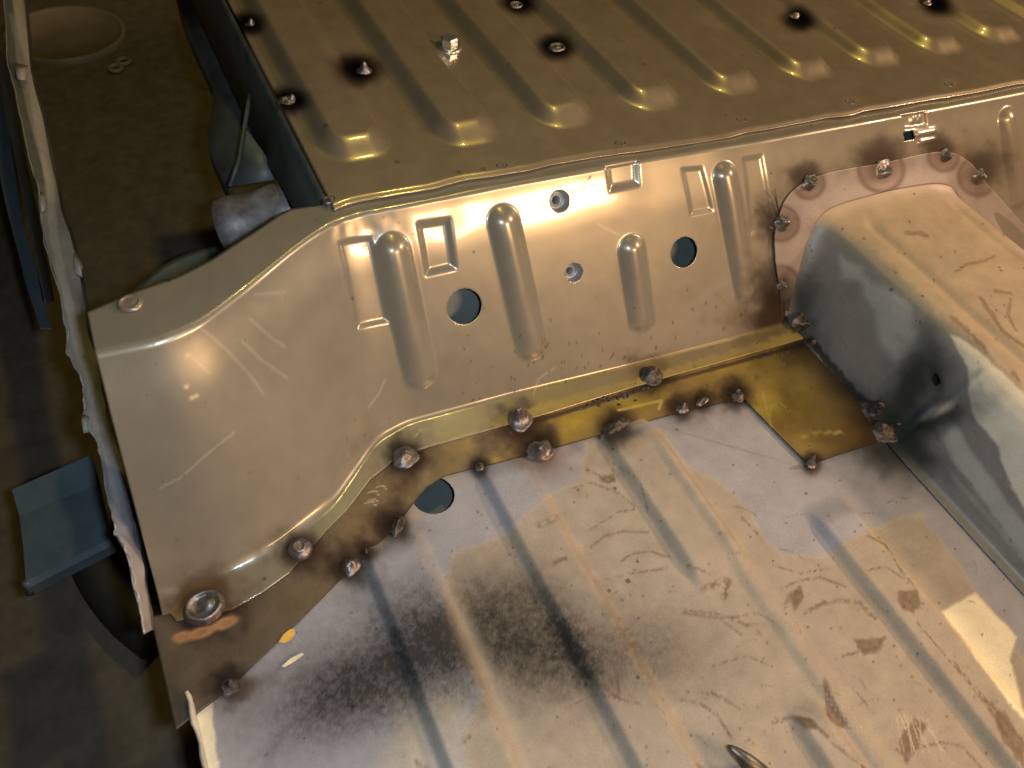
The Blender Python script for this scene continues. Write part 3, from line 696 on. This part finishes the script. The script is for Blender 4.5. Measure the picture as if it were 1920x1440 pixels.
for x, y, rx, ry, a, w in [(1500, 560, 42, 75, 0, .95), (1665, 805, 75, 60, 0, 1.0), (1700, 835, 80, 40, 35, .9), (1700, 735, 42, 100, 28, .97), (1750, 792, 100, 28, -22, .97), (1600, 740, 60, 22, 48, .8), (1740, 640, 30, 40, 20, .5), (1500, 640, 40, 30, 0, .9), (1745, 705, 60, 60, 0, .8), (1700, 850, 70, 25, 35, .6)]: tp.mix(tp.blob(x, y, rx, ry, a, w, 1.2), (.03, .034, .032), .55, .1)
tp.mix(tp.blob(1762, 768, 26, 8, -28, .9, 1.4), (.55, .53, .46), .4, .3)
tp.mix(tp.line([(1520, 640), (1600, 735), (1640, 775)], 12, .9, .8), (.02, .022, .022))
for q, w in [([(1700, 437), (1722, 437), (1740, 443)], 5), ([(1790, 510), (1815, 495), (1850, 488), (1865, 480)], 3), ([(1865, 545), (1895, 550)], 4), ([(1840, 560), (1880, 620), (1920, 650)], 6), ([(1785, 595), (1830, 635), (1850, 660)], 7), ([(1895, 560), (1890, 590), (1905, 620)], 4), ([(1900, 700), (1912, 715)], 6)]:
    tp.mix(tp.line(q, w, .8, 1.5) * (.5 + .7 * tp.n2), (.17, .11, .065))
for k in range(90):
    x, y = rr.uniform(1490, 1900), rr.uniform(400, 1100); tp.mix(tp.blob(x, y, rr.uniform(1.5, 3), rr.uniform(1, 2.5), 0, .8, 1.5), (.05, .045, .04))
# small hole in the side
hq = (1750, 713); d2 = np.hypot((tpx - hq[0] + (tpy - hq[1]) * -.25) / 8.5, (tpy - hq[1]) / 14); tins = d2 < 1
tkeep = ~(tins[:-1, :-1] & tins[1:, 1:] & tins[1:, :-1] & tins[:-1, 1:])
TV[..., 0] += .004 * np.exp(-((d2 - .6) / .9) ** 2)
tunnel = grid_obj('transmission_tunnel', TV, M_tunnel, tp, tkeep, thick=.0012, flip=True)
tag(tunnel, 'raised transmission tunnel with tan top and sooty grey side, on the right', 'car panel')
inn_ = box_obj('light_block', [(.32, -.75, .005), (.55, -.75, .005), (.55, .02, .005), (.32, .02, .005)], .075, M_black, tunnel)  # unseen dark block added so the side hole shows no lamp-lit interior
# its flange lapped on the step panel
inner = [(1492, 640), (1492, 560), (1490, 490), (1494, 430), (1510, 398), (1560, 376), (1650, 361), (1740, 346), (1785, 360), (1835, 402), (1930, 480)]
outer = [(1466, 640), (1460, 560), (1447, 480), (1450, 425), (1478, 362), (1540, 326), (1650, 305), (1760, 284), (1812, 302), (1848, 345), (1940, 448)]
def dens(pts, k=26):
    a = np.array(pts, float); out = []
    n = len(a)
    for i in range(n - 1):                          # Catmull-Rom
        p0, p1, p2, p3 = a[max(i - 1, 0)], a[i], a[i + 1], a[min(i + 2, n - 1)]
        for t in np.linspace(0, 1, k, endpoint=False):
            out.append(.5 * (2 * p1 + (p2 - p0) * t + (2 * p0 - 5 * p1 + 4 * p2 - p3) * t * t + (3 * p1 - p0 - 3 * p2 + p3) * t ** 3))
    return np.array(out)
di, do = dens(inner), dens(outer)
kf = 26
FLV = np.zeros((len(di), kf, 3))
for i in range(len(di)):
    gap = .0020 + .0030 * math.exp(-((di[i][1] - 480) / 60) ** 2 if di[i][0] < 1500 else -9)
    ii = int(np.argmin((tpx[:, 2] - di[i][0]) ** 2 + (tpy[:, 2] - di[i][1]) ** 2))
    pi_, po_ = TV[ii, 2], on_step(*do[i], gap)
    for j in range(kf):
        t = j / (kf - 1); FLV[i, j] = pi_ * (1 - t) + po_ * t
kk2 = np.hanning(25); kk2 /= kk2.sum()
for c_ in range(3):                                  # even out the inner edge
    e_ = np.convolve(np.pad(FLV[:, 0, c_], 12, 'edge'), kk2, 'valid'); d_ = e_ - FLV[:, 0, c_]
    FLV[:, :, c_] += d_[:, None] * np.linspace(1, 0, kf)[None]
lift = .0035 * np.sin(np.linspace(0, 1, kf) * math.pi)
FLV[..., 1] += lift[None] * .6
gx, gy = proj(FLV)
gp = Paint(gx, gy, (.30, .25, .235), .5, .2)
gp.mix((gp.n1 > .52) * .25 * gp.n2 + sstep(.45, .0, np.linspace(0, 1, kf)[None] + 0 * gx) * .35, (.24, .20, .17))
gp.c *= (1 + (gp.n1 - .5)[..., None] * .2)
TF = [(1515, 343, .0140, .006, 30, 'lump'), (1651, 318, .0170, .0075, 44, 'lump'), (1768, 292, .0120, .005, 30, 'dark'), (1832, 330, .0140, .006, 38, 'lump'), (1463, 419, .0150, .008, 34, 'lump'), (1463, 533, .0095, .006, 36, 'lump'), (1484, 600, .0130, .006, 40, 'dark'), (1497, 626, .0120, .007, 40, 'lump')]
for x, y, r, h, b, k in TF:
    dr = np.hypot(gx - x, gy - y)
    gp.mix(sstep(b * 1.12, b * .9, dr + (gp.n1 - .5) * 6) * .55, (.20, .13, .105), .42, .4)
    gp.mix(np.exp(-((dr - b * .95) / 5) ** 2) * .55, (.10, .06, .05), .4)
    gp.mix(gp.blob(x, y, b * .6, b * .6, 0, .7, 1.3), (.06, .045, .04), .4, .5)
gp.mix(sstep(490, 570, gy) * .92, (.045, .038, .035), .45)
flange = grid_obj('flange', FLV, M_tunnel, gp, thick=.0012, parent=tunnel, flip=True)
tag(flange, 'pinkish primed flange lapped on the step panel')
for x, y, r, h, b, k in TF:
    sd += 1; n = np.array([0, -.87, .49]); lump('tack_weld', on_step(x, y, .0030 if y < 560 else .0165), n, r * (.78 if y < 560 else 1.0), h * 1.1, tunnel, sd, 1.0, 0, k)
for x, y, r, h, z, nn in [(1640, 768, .0150, .010, .006, (-.5, 0, .85)), (1658, 805, .0165, .007, .004, (-.2, 0, 1)), (1690, 795, .0100, .006, .012, (-.8, 0, .6)), (1530, 645, .0110, .006, .006, (-.4, -.2, .85))]:
    sd += 1; lump('tack_weld', P(x, y, z), nn, r, h, tunnel, sd, 1.5, 35, 'dark')
def tube_mesh(name, pts, r, mat, parent=None, k=10, taper=None, cap=True):
    pts = [np.array(p, float) for p in pts]; vs_, fs = [], []; n = len(pts)
    prev = None
    for i in range(n):
        t = pts[min(i + 1, n - 1)] - pts[max(i - 1, 0)]; t /= np.linalg.norm(t)
        ref = prev if prev is not None else (np.array([0, 0, 1.0]) if abs(t[2]) < .9 else np.array([1.0, 0, 0]))
        u = ref - t * (ref @ t); u /= np.linalg.norm(u); prev = u; w = np.cross(t, u)
        R = r if taper is None else r * taper[i]
        for j in range(k): a = 2 * math.pi * j / k; vs_.append(pts[i] + R * (u * math.cos(a) + w * math.sin(a)))
    for i in range(n - 1):
        for j in range(k): fs.append((i * k + j, i * k + (j + 1) % k, (i + 1) * k + (j + 1) % k, (i + 1) * k + j))
    if cap: fs += [tuple(range(k))[::-1], tuple((n - 1) * k + j for j in range(k))]
    return mesh_obj(name, vs_, fs, mat, parent)
for q in [[(1458, 412), (1450, 385), (1441, 352)], [(1458, 410), (1446, 372), (1436, 356)]]:
    tube_mesh('wire_whisker', [on_step(x, y, .004 + .003 * i) for i, (x, y) in enumerate(q)], .00035, M_wire, tunnel, 6)

# ------------------------------------------------------------------ structure under and behind the panels
# cross member seen through the round holes
cv, cf = [], []
for x in np.linspace(-.20, .70, 40):
    for z, o in ((.004, .032), (.03, .034), (.17, .034), (.185, .05)): cv.append((x, yr(x, z) + o, z))
for i in range(39):
    for j in range(3): cf.append((4 * i + j, 4 * i + 4 + j, 4 * i + 5 + j, 4 * i + 1 + j))
cm = mesh_obj('cross_member', cv, cf, M_teal); tag(cm, 'grey-teal cross member seen through the round holes of the step panel', 'car frame')
cm.modifiers.new('sheet', 'SOLIDIFY').thickness = .002
ur = box_obj('floor_rail', [(-.27, -.30, -.085), (-.14, -.30, -.085), (-.14, .06, -.085), (-.27, .06, -.085)], .058, M_teal)
ur.modifiers.new('edge', 'BEVEL').width = .006
tag(ur, 'grey-teal rail seen through the round hole beside the strip', 'car frame')

# side rail hanging below the deck's outer edge
rail = bpy.data.objects.new('side_rail', None); col.objects.link(rail); rail.location = (-.24, .30, H - .1)
tag(rail, 'dark grey-green side rail with gusset below the left edge of the deck', 'car frame')
off = np.array(rail.location)
def rel(p): return np.array(p) - off
def plate(name, quad_rows, mat, parent, thick=.0016):
    a = np.array(quad_rows, float) - off; o = grid_obj(name, a, mat, None, parent=parent, thick=thick); return o
edge_y = np.linspace(.135, .85, 30)
web = []
for y in edge_y:
    low = -.045 - .025 * float(sstep(.2, .34, np.array(y)))
    web.append([(-.2290, y, H - .001), (-.2330, y, H - .006), (-.2360, y, H - .03), (-.250, y, H + low)])
plate('web', web, M_member, rail)
lowp = [(330, 0), (352, 60), (380, 120), (398, 160), (400, 190), (388, 245), (390, 275), (410, 320), (432, 352)]
inn = [(440, 0), (455, 50), (475, 110), (492, 150), (500, 180), (510, 220), (520, 250), (530, 290), (545, 330)]
zl, zi = H - .105, H - .070
fl_ = []
for (a, b), (c, d) in zip(lowp, inn):
    p, q = P(a, b, zl), P(c, d, zi); fl_.append([p + np.array([0, 0, -.03]), p, p * .6 + q * .4 + np.array([0, 0, .004]), q])
plate('lower_skirt', fl_, M_member, rail)
g0, g1_, g2_ = P(460, 240, H - .05), P(432, 350, H - .085), P(525, 335, H - .075)
plate('gusset', [[g0, g0 + (g2_ - g0) * .02], [g0 * .5 + g1_ * .5, g0 * .5 + g2_ * .5 + np.array([0, 0, .004])], [g1_, g2_]], M_teal, rail)
ridge = [P(472, 130, H - .045), P(468, 180, H - .045), P(458, 240, H - .046), P(448, 300, H - .06), P(431, 350, H - .075)]
tube_mesh('seam_bead', [rel(p) for p in ridge], .0025, M_member, rail, 8)

# cut tube end
ta, tb = P(418, 428, .085), P(560, 392, .105)
tube_o = bpy.data.objects.new('cut_tube', None); col.objects.link(tube_o); tube_o.location = ta
tag(tube_o, 'short scuffed grey tube end below the step panel and side rail', 'tube')
k = 40; ax = (tb - ta) / np.linalg.norm(tb - ta); uu = np.cross(ax, (0, 0, 1)); uu /= np.linalg.norm(uu); ww = np.cross(uu, ax)
tv, tf = [], []
Lt = np.linalg.norm(tb - ta); RT = .030
prof = [(RT - .004, .06), (RT - .004, .001), (RT - .002, 0), (RT, .0015)] + [(RT * (1 + .05 * math.sin(i * 1.3)), Lt * i / 8) for i in range(1, 9)]
for r, t in prof:
    for i in range(k):
        a = 2 * math.pi * i / k; n_ = 1 + .04 * (vnoise(math.cos(a) * 2 + t * 40 + 3, math.sin(a) * 2 + 3, 31) - .5)
        tv.append(ax * t + r * n_ * (uu * math.cos(a) + ww * math.sin(a)))
for j in range(len(prof) - 1):
    for i in range(k): tf.append((j * k + i, j * k + (i + 1) % k, (j + 1) * k + (i + 1) % k, (j + 1) * k + i))
mesh_obj('tube_wall', tv, tf, M_tube, tube_o)

# round dark cover under the jog
cc = P(440, 590, -.02); rc = np.linalg.norm(P(250, 540, -.02) - cc)
cover = bpy.data.objects.new('round_cover', None); col.objects.link(cover); cover.location = cc
tag(cover, 'dark round metal cover showing behind the jog of the step panel', 'cover')
ngon_prism('dish', (0, 0, 0), [(rc * .97, -.05), (rc, -.045), (rc, -.004), (rc * .985, 0), (rc * .90, .001), (rc * .88, -.004), (rc * .3, -.004)], 72, 0, M_member, cover, True)

# ------------------------------------------------------------------ sill flange and things outside the car
def ribbon(name, left, rightp, zl, zr, mat, parent=None, thick=.0012, nseg=12, amp=.0, raw=False):
    a, b = dens(left, 14), dens(rightp, 14)
    n = min(len(a), len(b)); g = np.zeros((n, nseg, 3))
    for i in range(n):
        p, q = P(a[i][0], a[i][1], zl), P(b[i][0], b[i][1], zr)
        for j in range(nseg):
            t = j / (nseg - 1); g[i, j] = p * (1 - t) + q * t
            g[i, j, 0] += amp * (vnoise(i * .13, j / nseg * 2.5, 41) - .5) + .006 * math.sin(t * math.pi) * (vnoise(i * .05, 3.3, 43) - .3)
    return g if raw else grid_obj(name, g, mat, None, parent=parent, thick=thick)
LFT = [(-4, -60), (5, 0), (16, 110), (24, 150), (38, 220), (58, 300), (71, 355), (76, 400), (84, 445), (107, 530), (124, 620), (128, 660), (142, 690), (156, 720), (158, 760), (165, 800), (180, 825), (192, 862), (200, 920), (214, 973), (220, 1005), (239, 1040), (250, 1090), (262, 1140), (273, 1190)]
RGT = [(36, -60), (45, 0), (56, 110), (62, 150), (80, 220), (96, 300), (107, 355), (118, 400), (133, 445), (151, 530), (165, 620), (178, 660), (184, 690), (189, 720), (196, 760), (204, 800), (214, 825), (228, 862), (240, 920), (250, 973), (256, 1005), (267, 1040), (272, 1090), (280, 1140), (287, 1182)]
sill = bpy.data.objects.new('sill_flange', None); col.objects.link(sill); sill.location = (-.475, .2, .02)
tag(sill, 'lilac-grey torn sill flange running along the left side', 'sill')
def under(o, par):
    o.parent = par; o.matrix_parent_inverse = Matrix.Translation(-Vector(par.location)); return o
M_sill = sheet_mat('lilac_sill_paint', coat=.1, spec=.5, grain=.12, speck=.3, speck_scale=60, bump=.12, bump_scale=90)
sg = ribbon('flange_face', LFT, RGT, .058, .034, M_sill, amp=.0016, nseg=40, raw=True)
hx_, hy_ = proj(sg)
sl_p = Paint(hx_, hy_, (.40, .37, .40), .45, .1)
sl_p.c *= (1 + (sl_p.n1 - .5)[..., None] * .3)
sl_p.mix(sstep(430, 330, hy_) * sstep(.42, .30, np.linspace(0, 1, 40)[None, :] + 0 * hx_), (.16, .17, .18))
BR = [(30, -20), (42, 60), (56, 120), (64, 180), (82, 280), (94, 350), (98, 400), (100, 440), (118, 520), (136, 600), (150, 660)]
sl_p.mix(sl_p.line(BR, 12, .85, .4), (.60, .575, .59), .4, .1)
sl_p.mix(sl_p.line([(140, 640), (168, 720), (176, 790), (205, 880), (222, 960)], 8, .55, .8), (.62, .55, .52), .4)
sl_p.mix(sl_p.line([(22, 30), (34, 90), (36, 125)], 6, .6, 1), (.32, .38, .42))
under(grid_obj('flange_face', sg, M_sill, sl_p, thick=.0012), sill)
under(ribbon('lower_web', [(x - 2, y) for x, y in RGT], [(x + 6, y) for x, y in RGT], .0335, -.012, plain_mat('dark_sill_paint', (.15, .14, .15), .6, 0, scale=22, bump=.1), amp=.002), sill)
tl = dens([(a_ + 1.5 * math.sin(i * 2.1), b_) for i, (a_, b_) in enumerate(LFT)], 10)
under(tube_mesh('torn_edge', [P(a_, b_, .0585) + np.array([(vnoise(i * .37, 1, 51) - .5) * .003, 0, (vnoise(i * .29, 2, 52) - .5) * .004]) for i, (a_, b_) in enumerate(tl)], .0009, plain_mat('bright_torn_edge', (.60, .58, .58), .4, .4, scale=60, rgb2=(.35, .32, .33)), None, 7), sill)
def tab(pts, z, mat):                                # a scrap of torn steel curling off the flange
    a_ = [P(x, y, z + .004 * (i % 2)) for i, (x, y) in enumerate(pts)]
    g_ = np.array([[a_[0], a_[1]], [(a_[0] + a_[3]) / 2 + np.array([0, 0, .004]), (a_[1] + a_[2]) / 2 + np.array([0, 0, .004])], [a_[3], a_[2]]])
    return under(grid_obj('torn_tab', g_, mat, None, thick=.0012), sill)
tab([(28, 118), (52, 122), (48, 150), (33, 148)], .060, M_lilac)
tab([(71, 356), (84, 362), (88, 392), (78, 398)], .056, M_lilac)
tab([(140, 466), (156, 500), (154, 520), (140, 512)], .036, M_lilac)
tab([(154, 775), (166, 780), (168, 810), (157, 812)], .058, M_lilac)
bar = bpy.data.objects.new('blue_door_bar', None); col.objects.link(bar); bar.location = (-.62, .4, -.1)
tag(bar, 'long blue-grey painted bar outside the sill at the far left', 'bar')
under(ribbon('outer_face', [(-70, 0), (-22, 230), (14, 400), (52, 540), (76, 620)], [(-36, 0), (12, 230), (42, 400), (78, 540), (98, 620)], -.10, -.105, M_blue, amp=.002), bar)
under(ribbon('inner_lip', [(-26, 0), (4, 150), (30, 300), (62, 450), (86, 570)], [(-8, 0), (22, 150), (50, 300), (82, 450), (104, 570)], -.075, -.11, M_blue), bar)
# folded blue-grey bracket
brk = bpy.data.objects.new('folded_bracket', None); col.objects.link(brk); brk.location = P(115, 970, -.10)
tag(brk, 'folded blue-grey sheet bracket sticking out below the sill, lower left', 'bracket')
zb = -.09
r1, r2 = [(22, 918), (32, 962), (44, 1030), (50, 1092)], [(172, 852), (184, 900), (204, 985), (208, 1012)]
rows_ = []
for i, ((a, b), (c, d)) in enumerate(zip(r1, r2)):
    p, q = P(a, b, zb), P(c, d, zb); zoff = (0, -.006, 0, .002)[i]
    rows_.append([p * (1 - t) + q * t + np.array([0, 0, zoff]) for t in np.linspace(0, 1, 8)])
last = np.array(rows_[-1]); rows_.append(list(last + np.array([.001, -.004, -.006]))); rows_.append(list(last + np.array([0, -.003, -.022])))
o = grid_obj('folded_sheet', np.array(rows_), M_blue, None, thick=.0015); o.data.polygons.foreach_set('use_smooth', np.zeros(len(o.data.polygons), bool)); under(o, brk)
pA, pB = P(48, 1090, zb), P(56, 1112, zb - .02)
under(tube_mesh('bent_ear', [pA, (pA + pB) / 2 + np.array([.002, 0, 0]), pB], .004, M_blue, None, 8), brk)

GZ = -.34
conc = mesh_obj('concrete_floor', [(-6, -6, GZ), (6, -6, GZ), (6, 6, GZ), (-6, 6, GZ)], [(0, 1, 2, 3)], M_conc, None, False)
tag(conc, None, kind='structure')
lc = P(125, 70, GZ); lr = np.linalg.norm(P(235, 75, GZ) - lc)
lid = bpy.data.objects.new('plastic_lid', None); col.objects.link(lid); lid.location = lc
tag(lid, 'dusty white round plastic lid lying on the concrete, upper left', 'lid')
ngon_prism('disc', (0, 0, 0), [(lr, 0), (lr, .012), (lr * .97, .015), (lr * .93, .012), (lr * .90, .006), (lr * .2, .006)], 64, 0, M_lid, lid, True)
for x, y in [(217, 128), (232, 115)]:
    c = P(x, y, GZ + .006) - lc; ring = [c + .013 * np.array([math.cos(a), math.sin(a), 0]) for a in np.linspace(0, 2 * math.pi, 21)]
    tube_mesh('tab_ring', ring, .005, M_lid, lid, 8, cap=False)
form = tube_mesh('dark_form', dens([tuple(P(a, b, GZ + .03)) for a, b in [(160, 1000), (176, 1050), (205, 1105), (245, 1155), (300, 1200)]], 8), .028, M_black)  # dark curved tube lying on the concrete
tag(form, 'dark form curving over the concrete beneath the sill end', 'form')

# ------------------------------------------------------------------ loose bits on the floor pan
def flake(name, pts, z, mat, label, cat):
    top = [P(x, y, z) for x, y in pts]
    o = box_obj(name, [t - np.array([0, 0, .0007]) for t in top], .0007, mat); tag(o, label, cat); return o
flake('amber_flake', [(522, 1204), (531, 1190), (543, 1180), (551, 1178), (553, 1187), (546, 1198), (534, 1205)], .0055, M_flake, 'amber half-round flake at the edge of the brown strip', 'flake')
flake('cream_sliver', [(528, 1249), (545, 1234), (566, 1224), (570, 1227), (552, 1240), (533, 1251)], .0030, M_flake2, 'thin cream paint sliver on the floor below the strip', 'flake')
flake('orange_fleck', [(843, 1307), (847, 1301), (853, 1303), (854, 1310), (849, 1315), (844, 1313)], .0095, M_flake, 'small orange fleck between two floor ribs', 'flake')
s0, s1 = P(1364, 1398, .022), P(1440, 1470, .004)
nn = 14; spk = [s0 + (s1 - s0) * t + np.array([0, 0, .004 * math.sin(t * 3)]) for t in np.linspace(0, 1, nn)]
spike = tube_mesh('steel_spike', spk, .0095, M_spike, None, 14, [.12 + .88 * (i / (nn - 1)) ** .6 for i in range(nn)])
tag(spike, 'dark pointed steel spike at the bottom edge of the floor pan', 'spike')
